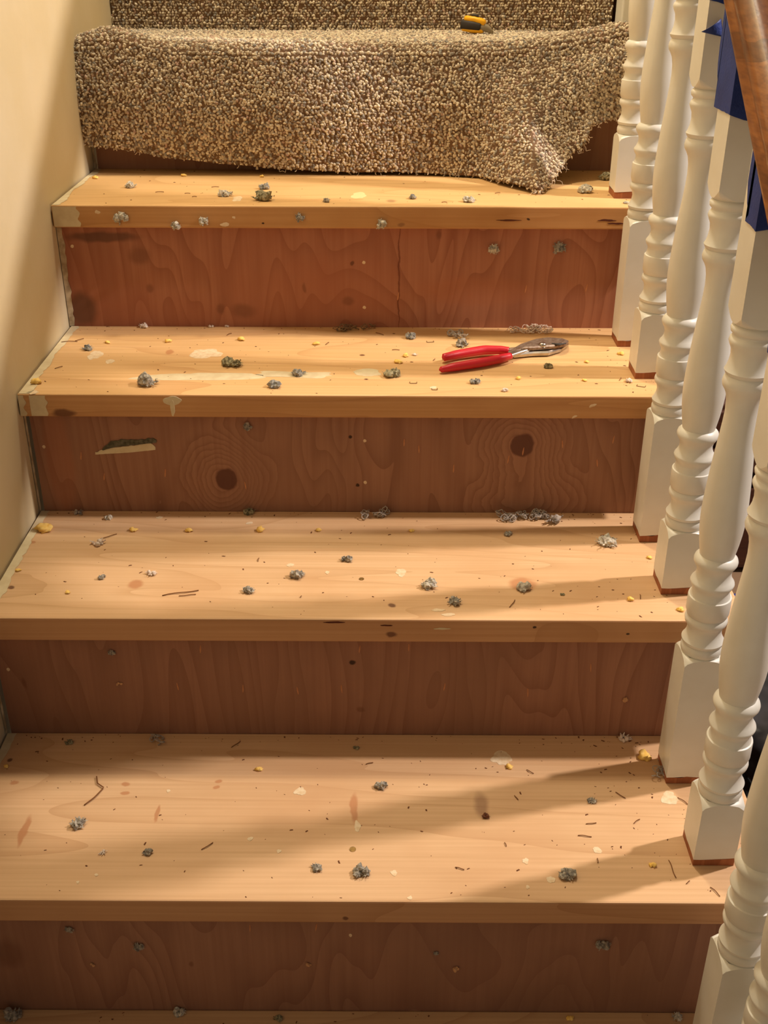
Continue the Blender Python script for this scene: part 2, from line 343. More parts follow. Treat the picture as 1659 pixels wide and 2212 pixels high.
# cream paint along the wall and on the nosings
for k in range(0, 4):
    yb = ty(k-1)+OV-.0025; y0 = ty(k)+.002; N_ = 60; V = []
    wd = {0: .012, 1: .016, 2: .015, 3: .012}[k]
    for i in range(N_+1):
        y = y0+(yb-y0)*i/N_; x = wx(y)+.003
        wv = wd*(.75+.6*noise.noise(Vector((y*14, k*7, 0)))+.25*noise.noise(Vector((y*90, k, 0))))
        V += [(x, y, .0004), (x+max(.002, wv), y, .0004)]
    F = [(2*i, 2*i+1, 2*i+3, 2*i+2) for i in range(N_)]
    o = mesh_obj('paint_edge', [(v[0]-T[k].location.x, v[1]-T[k].location.y, v[2]) for v in V], F, m_cream); o.parent = T[k]
def nose_paint(k, xa, xb, edge):
    N_ = 16; V = []
    for i in range(N_+1):
        z = -.0015-(TH-.003)*i/N_
        V += [(xa, -.0004, z), (xb+edge*noise.noise(Vector((z*130, k*3, xa*50))), -.0004, z)]
    F = [(2*i, 2*i+1, 2*i+3, 2*i+2) for i in range(N_)]; F = [q[::-1] for q in F]
    o = mesh_obj('paint_end', [(v[0]-T[k].location.x, v[1], v[2]) for v in V], F, m_cream); o.parent = T[k]
nose_paint(0, wx(0)+.003, .041, .006); nose_paint(1, .004, .012, .004); nose_paint(1, .019, .041, .004)
PT = [('paint_smear', 0, 513, 430, 22, 9, m_chalk), ('paint_smear', 0, 776, 422, 34, 12, m_pale),
      ('paint_smear', 1, 204, 768, 30, 20, m_chalk), ('paint_smear', 1, 238, 781, 18, 8, m_chalk), ('paint_smear', 1, 448, 764, 62, 20, m_chalk),
      ('paint_smear', 1, 430, 812, 230, 15, m_cream), ('paint_smear', 1, 640, 810, 180, 15, m_cream), ('paint_smear', 1, 790, 806, 62, 14, m_cream), ('paint_smear', 1, 70, 848, 26, 8, m_chalk),
      ('paint_smear', 1, 935, 838, 16, 6, m_chalk), ('paint_smear', 2, 345, 1118, 12, 5, m_chalk), ('paint_smear', 2, 540, 1130, 18, 5, m_chalk),
      ('paint_smear', 2, 866, 1237, 20, 16, m_chalk), ('paint_smear', 2, 627, 1221, 16, 9, m_chalk), ('paint_smear', 2, 707, 1237, 9, 7, m_chalk), ('paint_smear', 2, 945, 1318, 30, 6, m_chalk), ('paint_smear', 2, 968, 1328, 26, 7, m_chalk),
      ('paint_smear', 3, 1082, 1638, 44, 28, m_chalk), ('paint_smear', 3, 648, 1709, 25, 17, m_chalk), ('paint_smear', 3, 1446, 1724, 36, 26, m_chalk),
      ('paint_smear', 3, 1290, 1836, 18, 14, m_chalk), ('paint_smear', 3, 1135, 1860, 14, 12, m_chalk), ('paint_smear', 3, 1190, 1900, 18, 14, m_chalk), ('paint_smear', 3, 851, 1886, 15, 13, m_chalk),
      ('paint_smear', 3, 603, 1839, 10, 8, m_chalk), ('paint_smear', 3, 885, 1940, 10, 8, m_chalk), ('paint_smear', 3, 364, 1709, 8, 7, m_chalk), ('paint_smear', 3, 541, 1812, 12, 9, m_chalk), ('paint_smear', 3, 208, 1890, 8, 6, m_chalk), ('paint_smear', 3, 1140, 1916, 9, 8, m_chalk), ('paint_smear', 3, 168, 1906, 7, 6, m_chalk), ('paint_smear', 3, 772, 1786, 14, 22, m_chalk)]
for nm, k, px, py, a, b, m in PT: patch(nm, T[k], px, py, a, b, 't', k, m, .55, sq=2.0 if a < 100 else 6)
for k, px, py, a, b in ((0, 1098, 476, 48, 4), (0, 1312, 476, 38, 5), (0, 1330, 483, 34, 4), (2, 722, 1344, 42, 4), (2, 835, 1351, 26, 3)):
    patch('crack', T[k], px, py, a, b, 'f', k, m_crack, .5)
for px, py, a, b, rot in ((372, 866, 40, 20, 0), (373, 882, 10, 34, 0)):
    patch('paint_drip', T[1], px, py, a, b, 'f', 1, m_cream, .25, rot, th=.0004 if a > 20 else .0008)
for px, py, a, b in ((210, 458, 12, 8), (485, 485, 20, 8), (505, 470, 8, 5)): patch('paint_smear', T[0], px, py, a, b, 'f', 0, m_chalk, .5)
patch('paint_smear', T[1], 1280, 876, 16, 6, 'f', 1, m_chalk, .5, .5); patch('paint_smear', T[2], 955, 1358, 34, 4, 'f', 2, m_cream, .5)
patch('paint_smear', T[1], 1241, 900, 12, 4, 'f', 1, m_chalk, .5, .5)
for k, px, py in ((0, 156, 532), (0, 786, 567), (0, 787, 664), (1, 95, 965), (1, 788, 952), (1, 789, 1042), (2, 18, 1446), (3, 757, 2020)):
    patch('filler_dot', Rz[k], px, py, 7, 7, 'r', k, m_chalk, .2)
# small staple slits in the risers
for k, L_ in {0: [(860, 640), (1136, 624), (1267, 622)], 1: [(175, 985), (225, 1030), (357, 1022), (530, 1048), (873, 956), (905, 970), (980, 1012), (1098, 992), (1130, 975), (1290, 1000), (1325, 950), (1215, 960)],
              2: [(433, 1402), (384, 1483), (525, 1487), (643, 1492), (883, 1398), (960, 1484), (1140, 1496), (1276, 1442), (777, 1402), (738, 1488)], 3: [(540, 2005), (683, 2003)]}.items():
    for j, (px, py) in enumerate(L_):
        patch('staple_slit', Rz[k], px, py, 3, 17, 'r', k, m_knotlight, .3, rot=.15*math.sin(px))

# ------------------------------------------------------------------ balusters
BX, BY, S, BZ = 0.84767, 0.06078, 0.04688, 0.08263
PROF = [(.0065, .0205), (.0085, .0225), (.0125, .0238), (.0165, .0238), (.0205, .0226), (.0222, .0212), (.0228, .0236), (.0262, .0243), (.0285, .0228), (.034, .0203), (.040, .0195),
        (.0455, .0205), (.0485, .0222), (.0500, .0236), (.0535, .0243), (.0568, .0236), (.0592, .0216), (.0602, .0228), (.0635, .0236), (.0650, .0243), (.0835, .0243), (.0850, .0240), (.0856, .0224), (.0925, .0206),
        (.0960, .0210), (.0990, .0230), (.1030, .0245), (.1050, .0240), (.1085, .0213), (.1130, .0196), (.1175, .0191), (.1225, .0202), (.1260, .0225), (.1290, .0240), (.1320, .0243), (.1350, .0234), (.1378, .0208),
        (.1388, .0190), (.1450, .0200), (.1550, .0217), (.1680, .0233), (.1800, .0242), (.1920, .0245), (.2060, .0241), (.2220, .0232), (.2420, .0219), (.2620, .0203), (.2820, .0185), (.2980, .0172), (.3100, .0166),
        (.3220, .0171), (.3300, .0186), (.3345, .0206), (.3390, .0234), (.3430, .0243), (.3470, .0236), (.3505, .0222), (.3515, .0212), (.3530, .0228), (.3565, .0243), (.3590, .0228), (.3650, .0210), (.3720, .0202),
        (.3790, .0208), (.3835, .0228), (.3875, .0243), (.3905, .0236), (.3935, .0212), (.3950, .0212), (.3975, .0236), (.4010, .0243), (.4035, .0232), (.4050, .0210)]
def spindle(foot, ztop, slope):
    """square foot, turned shaft, square head cut to the rake; origin at the foot's centre on the tread"""
    n = 48; hs = S/2; V = []; F = []
    sqr = [hs/max(abs(math.cos(2*math.pi*(k+.5)/n)), abs(math.sin(2*math.pi*(k+.5)/n))) for k in range(n)]
    # nudge the samples next to a corner exactly onto it
    ang = [2*math.pi*(k+.5)/n for k in range(n)]
    for q in range(4):
        t = math.pi/4+q*math.pi/2; k = min(range(n), key=lambda i: abs(ang[i]-t)); ang[k] = t; sqr[k] = hs*math.sqrt(2)
    def ring(rz):
        for k in range(n):
            r, z = rz(k); V.append((r*math.cos(ang[k]), r*math.sin(ang[k]), z))
    zc = foot
    sh = lambda r: max(0, (hs*1.414-r))/(hs*.414)          # 0 at a corner, 1 at mid-face
    ring(lambda k: (sqr[k], .010+.0025*noise.noise(Vector((ang[k]*2, foot*30, 0)))))
    ring(lambda k: (sqr[k], zc+.0085*sh(sqr[k])**.5*1.0-.0 if sh(sqr[k]) > 0 else zc))
    s_ = list(V[-n:]); V[-n:] = [(x, y, z-.0008) for x, y, z in s_]; V += s_
    for f in (.75, .5, .25):
        ring(lambda k: ((.0205+(sqr[k]-.0205)*f), zc+.0088*min(1, sh(.0205+(sqr[k]-.0205)*f))**.5))
    for z, r in PROF: ring(lambda k: (r, zc+z+(.0025 if z < .01 else 0)*0))
    zt = zc+.4055
    for f in (.35, .7):
        ring(lambda k: ((.021+(sqr[k]-.021)*f), zt+.001+.006*max(0, (.021+(sqr[k]-.021)*f-hs)/(hs*.414))))
    ring(lambda k: (sqr[k], zt+.001+.011*max(0, (sqr[k]-hs)/(hs*.414))))
    ring(lambda k: (sqr[k], zt+.0018+.011*max(0, (sqr[k]-hs)/(hs*.414))))
    ring(lambda k: (sqr[k], zc+ztop+slope*sqr[k]*math.sin(ang[k])))
    m = len(V)//n
    for i in range(m-1):
        for k in range(n): F.append((i*n+k, i*n+(k+1) % n, (i+1)*n+(k+1) % n, (i+1)*n+k))
    F.append(tuple(range(n-1, -1, -1))); F.append(tuple((m-1)*n+k for k in range(n)))
    me = bpy.data.meshes.new('baluster'); me.from_pydata(V, [], F); me.materials.append(m_white)
    me.polygons.foreach_set('use_smooth', [True]*len(me.polygons)); me.update()
    me.set_sharp_from_angle(angle=math.radians(38))
    return me
SL = H/RUN
ZTOP = .553
places = ['on the top bare tread, beside the torn carpet', 'at the back of the second bare tread', 'at the front of the second bare tread', 'at the back of the third bare tread',
          'at the front of the third bare tread', 'at the back of the fourth bare tread', 'at the front of the fourth bare tread', 'on the lowest tread, foot out of the frame',
          'at the lower right corner, on the lowest tread', 'just outside the lower right of the frame']
protos = {}
BAL = {}
for i in range(9):
    k = (i+1)//2; zc = BZ-i*H/2-tz(k); cx, cy = BX+S/2, BY-i*RUN/2+S/2
    if i == 8: cx += .017; cy = BY-7*RUN/2+S/2-.058; zc += .003
    kind = 'back' if i % 2 else 'front'
    key = round(zc, 4)
    me = spindle(zc, ZTOP if i < 8 else ZTOP+.048, SL)
    o = bpy.data.objects.new('baluster', me); col.objects.link(o); o.location = (cx, cy, tz(k)+.0003)
    tag(o, 'white turned wooden baluster standing '+places[i], 'baluster', 'white turned balusters')
    BAL[i] = o
    n = 8; V = []
    hs = S/2-.0004; P = [(-hs, -hs), (0, -hs), (hs, -hs), (hs, 0), (hs, hs), (0, hs), (-hs, hs), (-hs, 0)]
    V = [(x, y, 0) for x, y in P]+[(x, y, .0125) for x, y in P]
    F = [tuple(range(7, -1, -1)), tuple(range(8, 16))]+[(q, (q+1) % 8, 8+(q+1) % 8, 8+q) for q in range(8)]
    f = mesh_obj('bare_foot', V, F, m_bare, o); f['label'] = 'unpainted reddish wood foot'

# ------------------------------------------------------------------ handrail along the rake
hr_y0, hr_y1 = -1.35, .46
base_off = BZ-SL*BY+ZTOP                               # height of the rail's underside along the rake at the corner line
sec = [(-.030, .002), (-.031, .010), (-.0275, .018), (-.0275, .024), (-.031, .032), (-.031, .044), (-.027, .054), (-.018, .060), (0, .063), (.018, .060), (.027, .054), (.031, .044), (.031, .032), (.0275, .024), (.0275, .018), (.031, .010), (.030, .002)]
V, F = [], []; NS = 40; n = len(sec)
for i in range(NS+1):
    y = hr_y0+(hr_y1-hr_y0)*i/NS
    for dx, dz in sec: V.append((BX+S/2+dx, y-BY, base_off+SL*(y)+dz-.0))
for i in range(NS):
    for k in range(n): F.append((i*n+k, (i+1)*n+k, (i+1)*n+(k+1) % n, i*n+(k+1) % n))
F += [tuple(range(n)), tuple(NS*n+k for k in range(n-1, -1, -1))]
V = [(v[0]-(BX+S/2), v[1]-0, v[2]-.6) for v in V]
rail = mesh_obj('handrail', V, F, m_rail, smooth=True, loc=(BX+S/2, BY, .6)); rail.data.set_sharp_from_angle(angle=math.radians(50))
tag(rail, 'stained brown wooden handrail sloping down the right side over the white balusters', 'handrail')

# newel post where the open balustrade starts
nw = empty('newel_post', (.93, .50, .206)); tag(nw, 'cream painted half newel post behind the highest baluster, right of the carpet', 'newel post')
for nm_, x0_, x1_, y0_, y1_, z0_, z1_ in (('post', .913, .946, .470, .5300, .206, 1.32), ('cap', .9125, .9465, .469, .531, 1.32, 1.35)):
    o = box(nm_, x0_, x1_, y0_, y1_, z0_, z1_, m_white, bevel=.003); o.location -= nw.location; o.parent = nw

# ------------------------------------------------------------------ blue masking tape wrapped on the baluster heads
def tape(i, left_pts, front_pts, label):
    """left_pts / front_pts: (0..1 across the face, height of the lower torn edge above the turned part's corner line)"""
    cx, cy = BAL[i].location.x, BAL[i].location.y; hs = S/2+.0008; zc = BZ-i*H/2
    zr = lambda y: base_off+SL*y-.0008
    def sheet(P, place):
        V, F = [], []
        for t, zb in P:
            x, y, nx, ny = place(t); zt_ = zr(y)
            for q in range(6): V.append((x, y, zt_+(min(zb+zc, zt_-.001)-zt_)*q/5))
        for a in range(len(P)-1):
            for q in range(5): F.append((a*6+q, a*6+q+1, (a+1)*6+q+1, (a+1)*6+q))
        return V, F
    def dens(P):
        out = []
        for (a, da), (b, db) in zip(P, P[1:]):
            for s in range(5): out.append((a+(b-a)*s/5, da+(db-da)*s/5+.0010*noise.noise(Vector((a*9+s*.2*7, i, 3)))))
        return out+[P[-1]]
    V, F = join([sheet(dens(left_pts), lambda t: (cx-hs, cy+hs-2*hs*t, -1, 0)), sheet(dens(front_pts), lambda t: (cx-hs+2*hs*t, cy-hs, 0, -1))])
    o = mesh_obj('masking_tape', V, F, m_tape)
    md = o.modifiers.new('thick', 'SOLIDIFY'); md.thickness = .0003; md.offset = 0
    tag(o, label, 'tape', 'blue tape pieces under the handrail')
def fz(i, px, py):                                      # height of a point seen on the front face of head i
    return at(px, py, 1, BAL[i].location.y-S/2).z-(BZ-i*H/2)
tape(3, [(.0, .575), (.5, .562), (1, .532)], [(0, fz(3, 1526, 0)), (1, fz(3, 1560, 28))], 'dark blue masking tape on the highest visible baluster head, at the top edge')
tape(4, [(-.42, .552), (-.38, .535), (-.30, .524), (-.18, .517), (-.22, .512), (-.24, .4935), (.3, .4935), (1, .4935)], [(0, .4935), (.5, (.4935+fz(4, 1608, 283))/2), (1, fz(4, 1608, 283))], 'large rounded dark blue masking tape piece wrapped round the second baluster head')
tape(5, [(.10, .540), (.25, .522), (.45, .513), (.42, .512), (.32, .508), (.30, .5055), (.7, .5055), (1, .5035)], [(0, .5035), (1, fz(5, 1645, 481))], 'ragged dark blue masking tape with a straight lower edge beside the handrail')
tape(6, [(-.1, .53), (0, .51), (1, .505)], [(0, .505), (1, .50)], 'dark blue masking tape at the right edge, lowest of the tape pieces')
# strip of tape under the rail between the heads
V, F = [], []; NS = 90
for i in range(NS+1):
    y = -.95+1.1*i/NS; z = base_off+SL*y
    d = .020+.010*noise.noise(Vector((y*16, 0, 2)))+.006*noise.noise(Vector((y*60, 0, 2)))
    V += [(BX+S+.0016, y, z-.0008), (BX+S+.0020, y, z-d*.7), (BX+S+.0016, y, z-d*1.5-.014)]
for i in range(NS):
    for q in range(2): F.append((i*3+q, i*3+q+1, i*3+4+q, i*3+3+q))
o = mesh_obj('masking_tape_strip', V, F, m_tape); md = o.modifiers.new('thick', 'SOLIDIFY'); md.thickness = .0004
tag(o, 'long dark blue masking tape strip hanging under the handrail behind the baluster heads', 'tape')
# curled flap near the top
a, b, c_ = at(1515, 69, 1, BAL[3].location.y-S/2-.006), at(1558, 40, 1, BAL[3].location.y-S/2-.003), at(1562, 80, 1, BAL[3].location.y-S/2-.003)
V, F = [], []
for i in range(9):
    for j in range(9):
        u, v = i/8, j/8; p = a.lerp(b.lerp(c_, v), u); p.y -= .006*math.sin(u*math.pi)*(1-v*.6); V.append(p)
for i in range(8):
    for j in range(8): F.append((i*9+j, i*9+j+1, i*9+10+j, i*9+9+j))
o = mesh_obj('masking_tape_flap', V, F, m_tape, smooth=True); md = o.modifiers.new('thick', 'SOLIDIFY'); md.thickness = .0004
tag(o, 'small pointed curl of blue tape peeling off the topmost square baluster head', 'tape')

# ------------------------------------------------------------------ carpet
UR = tz(-1); YN = ty(-1)                                # carpeted tread: top z, nosing y
XR = lambda v: .905
def lip(x):                                             # how far the carpet stands off the wood at the front lip
    a = .021*math.exp(-((x-.055)/.055)**2); b = .030*max(0, min(1, (x-.62)/.25))**2
    return a+b
EDGE = [(at(px, py, 1, y)) for px, py, y in ((172, 312, .242), (190, 313, .242), (240, 318, .242), (300, 326, .242), (352, 338, .242), (420, 344, .242), (480, 352, .24), (560, 358, .24), (620, 364, .238), (700, 368, .236), (760, 371, .236), (850, 370, .236),
        (900, 372, .236), (960, 376, .230), (1040, 382, .212))]
EDGE += [at(px, py, 2, tz(0)+.0065) for px, py in ((1092, 394), (1130, 403), (1165, 412))]
EDGE += [at(px, py, 1, y) for px, py, y in ((1180, 404, .125), (1197, 380, .145), (1214, 360, .165), (1228, 336, .185), (1262, 312, .20), (1272, 290, .205), (1270, 272, .21), (1300, 262, .222), (1335, 250, .232), (1350, 236, .24), (1366, 226, .244))]
# arc-length parameter of the cut edge; the matching points on the lip are spread evenly
ed = [0]
for p, q in zip(EDGE, EDGE[1:]): ed.append(ed[-1]+(q-p).length)
TOPX = [e.x for e in EDGE]                              # lip x for each edge point
for j in range(len(EDGE)):
    if EDGE[j].x > .70: TOPX[j] = .70+(ed[j]-ed[[i for i in range(len(EDGE)) if EDGE[i].x > .70][0]])/(ed[-1]-ed[[i for i in range(len(EDGE)) if EDGE[i].x > .70][0]])*(.888-.70)
def edge_at(u):                                         # u 0..1
    s = u*ed[-1]
    for j in range(len(ed)-1):
        if s <= ed[j+1]+1e-9:
            t = (s-ed[j])/(ed[j+1]-ed[j]); return EDGE[j].lerp(EDGE[j+1], t), TOPX[j]+(TOPX[j+1]-TOPX[j])*t
    return EDGE[-1], TOPX[-1]
TC = .0060                                               # backing stand-off
L1, L2, L3 = .145, ty(-2)+OV-.012-(YN+.0), .21           # lengths: upper riser, tread, drape
def carpet_point(u, s):
    """s 0..1 upper riser, 1..2 tread, 2..3 over the lip and down to the cut edge"""
    e, xt = edge_at(u)
    yb = ty(-2)+OV-.012
    xu = -.003+u*.912
    if s <= 1: return Vector((xu, yb, UR+TC+L1*(1-s)+.0))
    l = lip(xt); zl = UR+TC+.003+l
    if s <= 2:
        t = s-1; x = xu+(xt-xu)*t; y = yb+(YN+.008-yb)*t
        return Vector((x, y, UR+TC+l*(t**6)+.003*t+.0012*noise.noise(Vector((x*9, y*9, 0)))))
    t = s-2
    A = Vector((xt, YN+.008, zl)); 
    if t < .12:                                         # quarter round over the nosing
        a = t/.12*math.pi/2; r = .024
        return Vector((xt, YN+.008-r*math.sin(a), zl-r*(1-math.cos(a))))
    B = Vector((xt, YN+.008-.024, zl-.024)); v = (t-.12)/.88
    bulge = Vector((0, -.012*math.sin(v*math.pi)-.010*math.sin(v*math.pi*2)*(1 if xt > .5 else .3)*max(0, (xt-.3)), 0))
    drop = B.lerp(e, v); ymid = B.y+(e.y-B.y)*(v**1.6); drop.y = ymid
    drop.x = B.x+(e.x-B.x)*v**1.3
    return drop+bulge
def nrm_at(u, s):
    d = 1e-3; u0, u1 = max(0, u-d), min(1, u+d); s0, s1 = max(0, s-d*4), min(3, s+d*4)
    a = carpet_point(u1, s)-carpet_point(u0, s); b = carpet_point(u, s1)-carpet_point(u, s0)
    nn = b.cross(a)
    return nn.normalized() if nn.length > 0 else Vector((0, -1, 0))
runner = empty('stair_carpet', (.45, YN, UR)); tag(runner, 'torn mottled beige and grey looped stair carpet hanging over the top carpeted step', 'carpet')
NU = 150; SS = [i/6 for i in range(7)]+[1+i/14 for i in range(1, 15)]+[2+.12*i/6 for i in range(1, 7)]+[2.12+.88*i/26 for i in range(1, 27)]
V = [carpet_point(i/NU, s)-runner.location for s in SS for i in range(NU+1)]; F = []
for a in range(len(SS)-1):
    for i in range(NU): F.append((a*(NU+1)+i, a*(NU+1)+i+1, (a+1)*(NU+1)+i+1, (a+1)*(NU+1)+i))
bk = mesh_obj('backing', V, F, m_back, runner, smooth=True); md = bk.modifiers.new('thick', 'SOLIDIFY'); md.thickness = .004; md.offset = -1
bk['label'] = 'brown woven carpet backing'
m_pile = bpy.data.materials.new('looped_pile'); m_pile.use_nodes = True
nt = m_pile.node_tree; at_n = nt.nodes.new('ShaderNodeAttribute'); at_n.attribute_name = 'yarn'
b_ = nt.nodes['Principled BSDF']; nt.links.new(at_n.outputs['Color'], b_.inputs['Base Color']); b_.inputs['Roughness'].default_value = .9; b_.inputs['Specular IOR Level'].default_value = .15
b_.inputs['Sheen Weight'].default_value = .2
YC = [lin(*c) for c in ((222, 210, 186), (210, 196, 170), (194, 178, 154), (174, 158, 136), (156, 140, 120), (140, 131, 120), (124, 108, 92), (184, 156, 138), (152, 148, 140))]
YW = [20, 20, 16, 13, 10, 8, 6, 6, 6]
iv, if_ = ico(2); iv = np.array([tuple(v) for v in iv]); iff = np.array(if_)
AV, AC, cnt = [], [], 0; step = .0043
def rows():
    for seg, (s0, s1, ln) in enumerate(((0, 1, L1), (1, 2, L2), (2, 3, L3+.02))):
        nrow = int(ln/step)
        for r in range(nrow):
            s = s0+(s1-s0)*(r+.5)/nrow
            yield s
    for r in range(5): yield 2.01+.025*r
for s in rows():
    prev = carpet_point(0, s); us = [0]; U = 400; acc = 0; nxt = R_.random()*step
    for q in range(1, U+1):
        p = carpet_point(q/U, s); acc += (p-prev).length; prev = p
        while acc > nxt:
            u = (q-.5)/U+R_.uniform(-1, 1)*.0018; u = min(1, max(0, u)); ss = min(2.999, max(0, s+R_.uniform(-1, 1)*.006))
            c = carpet_point(u, ss); nn = nrm_at(u, ss)
            tx = Vector((1, 0, 0)); tx = (tx-nn*tx.dot(nn)).normalized(); tyv = nn.cross(tx)
            an = R_.uniform(0, math.pi); ca, sa = math.cos(an), math.sin(an)
            e1 = (tx*ca+tyv*sa)*R_.uniform(.0026, .0038); e2 = (tyv*ca-tx*sa)*R_.uniform(.0018, .0026); e3 = nn*R_.uniform(.0024, .0042)
            c = c+nn*R_.uniform(.0010, .0036)-runner.location
            AV.append(iv @ np.array([tuple(e1), tuple(e2), tuple(e3)])+np.array(tuple(c)))
            yc = R_.choices(YC, YW)[0]; g = R_.uniform(.85, 1.12); AC.append((yc[0]*g, yc[1]*g, yc[2]*g, 1)); cnt += 1
            nxt += step*R_.uniform(.8, 1.2)
AV = np.concatenate(AV).astype(np.float32); nv = len(iv); nf = len(iff)
idx = (np.arange(cnt)[:, None, None]*nv+iff[None]).reshape(-1).astype(np.int32)
me = bpy.data.meshes.new('pile'); me.vertices.add(cnt*nv); me.vertices.foreach_set('co', AV.ravel())
me.loops.add(cnt*nf*3); me.loops.foreach_set('vertex_index', idx); me.polygons.add(cnt*nf)
me.polygons.foreach_set('loop_start', np.arange(0, cnt*nf*3, 3, dtype=np.int32)); me.polygons.foreach_set('loop_total', np.full(cnt*nf, 3, dtype=np.int32))
me.update(calc_edges=True); me.polygons.foreach_set('use_smooth', np.ones(cnt*nf, dtype=bool))
ca_ = me.color_attributes.new('yarn', 'FLOAT_COLOR', 'POINT'); ca_.data.foreach_set('color', np.repeat(np.array(AC, dtype=np.float32), nv, axis=0).ravel())
me.materials.append(m_pile); pile = bpy.data.objects.new('pile', me); col.objects.link(pile); pile.parent = runner; pile['kind'] = 'stuff'
# frayed threads and loose tufts along the cut edge
parts = []
for q in range(190):
    u = R_.random() if q < 90 else R_.uniform(.72, .99); e, _ = edge_at(u); e = e-runner.location
    d = Vector((R_.uniform(-.5, .8), R_.uniform(-1, -.1), R_.uniform(-.9, .2))).normalized(); ln = R_.uniform(.003, .008) if R_.random() < .9 else R_.uniform(.012, .022)
    pts = []; ph = R_.uniform(0, 6)
    for t in range(8):
        f = t/7; pts.append(e+d*ln*f+Vector((math.sin(ph+f*6), math.cos(ph+f*5), math.sin(f*7+ph)))*ln*.18*f)
    lo = tz(0)-runner.location.z+.0008
    for p in pts: p.z = max(p.z, lo)
    parts.append(tube(pts, R_.uniform(.0004, .0011) if ln < .01 else .00028, 5))
V, F = join(parts); fr = mesh_obj('frayed_edge', V, F, m_thread, runner, smooth=True); fr['kind'] = 'stuff'; fr['label'] = 'pale frayed threads'

# ------------------------------------------------------------------ pliers on the second bare tread
ZT = tz(1)
pl = empty('slip_joint_pliers', tuple(at(1100, 765, 2, ZT))); tag(pl, 'slip joint pliers with red dipped handles lying open on the second bare tread', 'pliers')
rel = lambda px, py, dz: at(px, py, 2, ZT+dz)-pl.location
def sweep(name, P, rad, flat, m, parent, n=14):
    pts, rr = [], []
    for i in range(len(P)-1):
        for s in range(6):
            t = s/6; t2 = t*t*(3-2*t); pts.append(P[i].lerp(P[i+1], t)); rr.append(rad[i]+(rad[i+1]-rad[i])*t2)
    pts.append(P[-1]); rr.append(rad[-1])
    sm = [pts[0]]+[(pts[i-1]+pts[i]*2+pts[i+1])/4 for i in range(1, len(pts)-1)]+[pts[-1]]
    V, F = tube(sm, rr, n, flat); return mesh_obj(name, V, F, m, parent, smooth=True)
h1 = sweep('grip', [rel(955, 773, .008), rel(959, 772, .0085), rel(990, 765, .009), rel(1045, 756, .010), rel(1080, 756, .0095), rel(1099, 758, .009)], [.002, .0060, .0068, .0072, .0066, .0060], (1, .95), m_red, pl)
h2 = sweep('grip', [rel(950, 799, .006), rel(954, 798, .006), rel(985, 792, .0072), rel(1040, 783, .008), rel(1080, 775, .008), rel(1102, 769, .008)], [.002, .0046, .0064, .0070, .0066, .0054], (1, .95), m_red, pl)
sweep('handle_shank', [rel(1094, 757, .009), rel(1120, 754, .0095), rel(1150, 752, .0095)], [.0042, .0040, .0044], (1, .8), m_rusty, pl)
sweep('handle_shank', [rel(1094, 771, .008), rel(1120, 762, .0085), rel(1150, 753, .009)], [.0040, .0036, .0040], (1, .8), m_steel, pl)
def jaw(name, outline, z0, z1, m):
    P = [at(px, py, 2, ZT+(z0+z1)/2)-pl.location for px, py in outline]; n = len(P); V = []
    cz = Vector((sum(p.x for p in P)/n, sum(p.y for p in P)/n, 0))
    for z, sc_ in ((z0, .86), (z0+.0015, 1), (z1-.0018, 1), (z1, .84)):
        for p in P: V.append((cz.x+(p.x-cz.x)*sc_, cz.y+(p.y-cz.y)*sc_, z))
    F = [tuple(range(n-1, -1, -1)), tuple(3*n+i for i in range(n))]
    for l in range(3):
        for i in range(n): F.append((l*n+i, l*n+(i+1) % n, (l+1)*n+(i+1) % n, (l+1)*n+i))
    return mesh_obj(name, V, F, m, pl)
jaw('lower_jaw', [(1110, 770), (1150, 766), (1185, 765), (1212, 757), (1228, 746), (1226, 740), (1200, 745), (1165, 749), (1130, 756), (1106, 763)], .0008, .008, m_steel)
jaw('upper_jaw', [(1098, 761), (1125, 755), (1150, 754), (1175, 752), (1200, 750), (1224, 745), (1228, 738), (1215, 733), (1185, 731), (1155, 735), (1125, 745)], .0082, .0150, m_rusty)
c = rel(1172, 744, .0155)
V, F = tube([c-Vector((0, 0, .004)), c+Vector((0, 0, .0015)), c+Vector((0, 0, .003))], [.0058, .0056, .0030], 16); mesh_obj('pivot_bolt', V, F, m_steel, pl, smooth=True)
c = rel(1206, 744, .015)
sweep('jaw_teeth', [rel(1192, 742, .0148), rel(1206, 744, .0155), rel(1222, 742, .0148)], [.0016, .0028, .0014], (1, .6), m_black, pl)

# ------------------------------------------------------------------ small knife on the carpet
kc = carpet_point(.70, 1.42); p = at(1022, 58, 1, kc.y+.01); kz = UR+TC+.0085
kn = empty('utility_knife', (p.x, kc.y+.01, kz)); kn.rotation_euler = (0, .10, -.28)
tag(kn, 'short yellow and black utility knife lying on top of the carpeted step', 'knife')
def lathe_box(name, xs, m, parent, ny=1.0):
    """rounded-rectangle sections along x: (x, half depth, z low, z high)"""
    V, F = [], []; n = 16
    for x, hy, zl, zh in xs:
        for k in range(n):
            t = 2*math.pi*k/n; c, s = math.cos(t), math.sin(t); r = 1/((abs(c)**4+abs(s)**4)**.25)
            V.append((x, c*r*hy, (zl+zh)/2+s*r*(zh-zl)/2))
    for i in range(len(xs)-1):
        for k in range(n): F.append((i*n+k, (i+1)*n+k, (i+1)*n+(k+1) % n, i*n+(k+1) % n))
    F += [tuple(range(n)), tuple((len(xs)-1)*n+k for k in range(n-1, -1, -1))]
    return mesh_obj(name, V, F, m, parent, smooth=True)
lathe_box('lower_shell', [(-.020, .005, .0015, .008), (-.018, .008, .0005, .009), (0, .009, -.0005, .009), (.016, .008, .001, .009), (.0185, .006, .002, .009)], m_yellow, kn)
